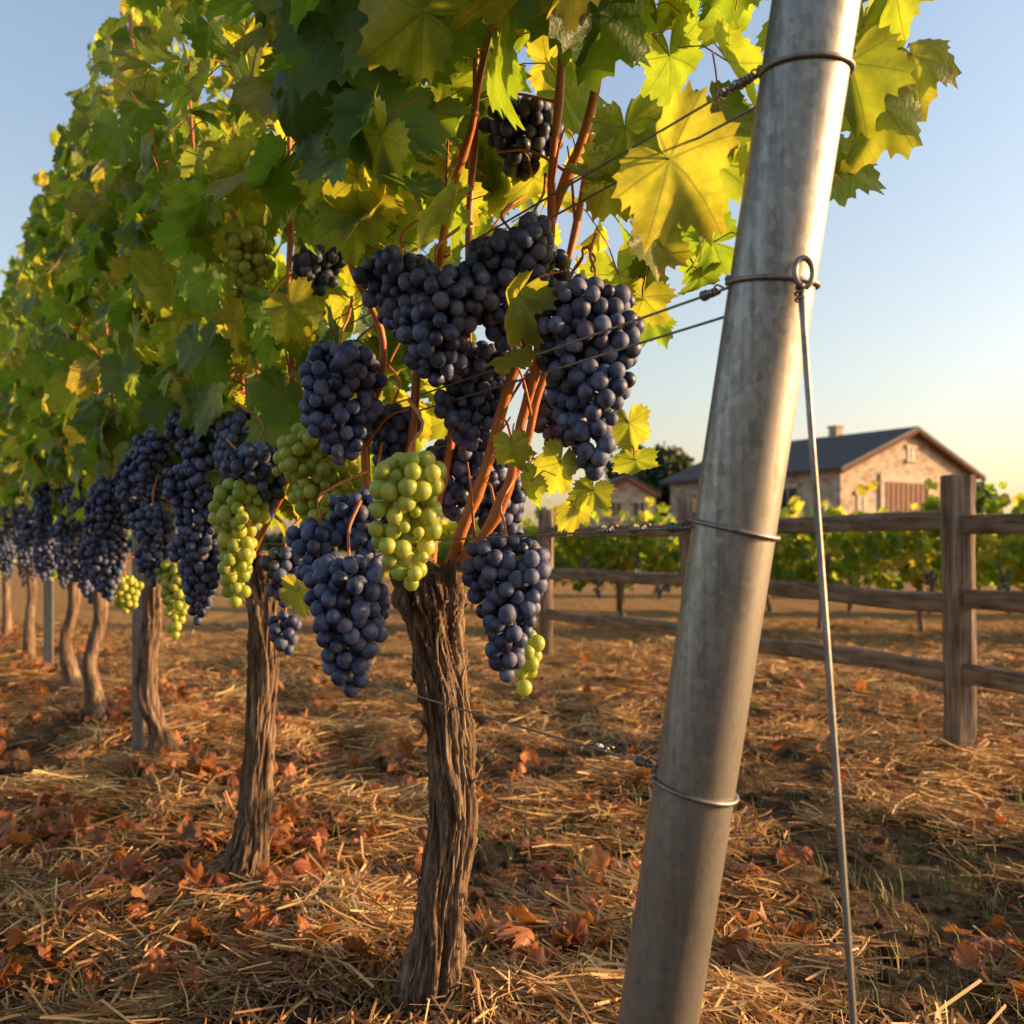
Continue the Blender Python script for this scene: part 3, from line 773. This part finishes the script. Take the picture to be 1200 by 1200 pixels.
V = []; F = []; R = []; k = 0
for _ in range(620):
    y = 1.8*math.exp(random.random()*math.log(14/1.8)); x = random.uniform(-.6*y, .62*y)
    d = (x-row_x(y))*.854
    if d < .4 and random.random() < .8: continue
    for b in range(random.randint(5, 18)):
        a = random.uniform(0, 6.28); h = random.uniform(.03, .12); l = random.uniform(.01, .06); bx = x+random.gauss(0, .03); by = y+random.gauss(0, .03); z = gh(bx, by)
        w = .0022; c, s = math.cos(a), math.sin(a); rr = random.random()
        for t in (0, .5, 1):
            ww = w*(1-t*.85); px = bx+c*l*t*t; py = by+s*l*t*t; pz = z-.005+h*(t-.25*t*t)
            V += [(px-s*ww, py+c*ww, pz), (px+s*ww, py-c*ww, pz)]; R += [rr, rr]
        F += [(k, k+1, k+3, k+2), (k+2, k+3, k+5, k+4)]; k += 6
build_mesh('grass', V, F, M['grass'], {"rnd": np.array(R)}, False)

# soil clods
A = Acc(); V0, F0 = ICO[2]
for _ in range(2600):
    y = 1.6*math.exp(random.random()*math.log(8/1.6)); x = random.uniform(-.6*y, .62*y)
    s = random.uniform(.004, .024)*random.random()**.5; sd = random.random()*50
    W_ = np.array([v*(1+.5*noise.noise(Vector(v)*1.6+Vector((sd, 0, 0)))) for v in V0])
    A.add(W_*s*[1, 1, .7]+[x, y, gh(x, y)+s*.2], F0)
A.obj('soil_clods', M['ground'])

# ------------------------------------------------------------------ light, sky, camera
el = math.radians(14); az = math.radians(86)
sv = Vector((math.sin(az)*math.cos(el), math.cos(az)*math.cos(el), math.sin(el)))
sun = bpy.data.lights.new('sun', 'SUN'); sun.energy = 10.5; sun.angle = math.radians(.6); sun.color = (1, .60, .27)
so = bpy.data.objects.new('sun', sun); COL.objects.link(so); so.rotation_euler = sv.to_track_quat('Z', 'Y').to_euler()
w = bpy.data.worlds.new('World'); scene.world = w; w.use_nodes = True; nt = w.node_tree
sky = nt.nodes.new('ShaderNodeTexSky'); sky.sky_type = 'NISHITA'; sky.sun_disc = False
sky.sun_elevation = el; sky.sun_rotation = az; sky.air_density = 1.0; sky.dust_density = 2.0; sky.ozone_density = 1.0
hs = nt.nodes.new('ShaderNodeHueSaturation'); hs.inputs['Saturation'].default_value = .84
nt.links.new(sky.outputs[0], hs.inputs['Color'])
# warm evening haze low above the horizon
tc = nt.nodes.new('ShaderNodeTexCoord'); sp = nt.nodes.new('ShaderNodeSeparateXYZ'); nt.links.new(tc.outputs['Generated'], sp.inputs[0])
rp = nt.nodes.new('ShaderNodeValToRGB'); nt.links.new(sp.outputs[2], rp.inputs[0])
e0, e1 = rp.color_ramp.elements[0], rp.color_ramp.elements[1]
e0.position = 0.0; e0.color = (1, .79, .62, 1); e1.position = .42; e1.color = (.98, .99, 1, 1)
em = rp.color_ramp.elements.new(.16); em.color = (1, .90, .82, 1)
mx = nt.nodes.new('ShaderNodeMix'); mx.data_type = 'RGBA'; mx.blend_type = 'MULTIPLY'; mx.inputs[0].default_value = 1
nt.links.new(hs.outputs[0], mx.inputs[6]); nt.links.new(rp.outputs[0], mx.inputs[7])
bg = nt.nodes['Background']; nt.links.new(mx.outputs[2], bg.inputs[0]); bg.inputs[1].default_value = .285

cam = bpy.data.cameras.new('camera'); co = bpy.data.objects.new('camera', cam); COL.objects.link(co)
co.location = (0, 0, .9); co.rotation_euler = (math.radians(90), 0, 0)
cam.lens = 35; cam.sensor_width = 36; cam.shift_y = .0333; cam.clip_start = .05; cam.clip_end = 2000
cam.dof.use_dof = True; cam.dof.focus_distance = 1.65; cam.dof.aperture_fstop = 5.2
scene.camera = co
scene.view_settings.view_transform = 'Standard'; scene.view_settings.look = 'None'; scene.view_settings.exposure = 0
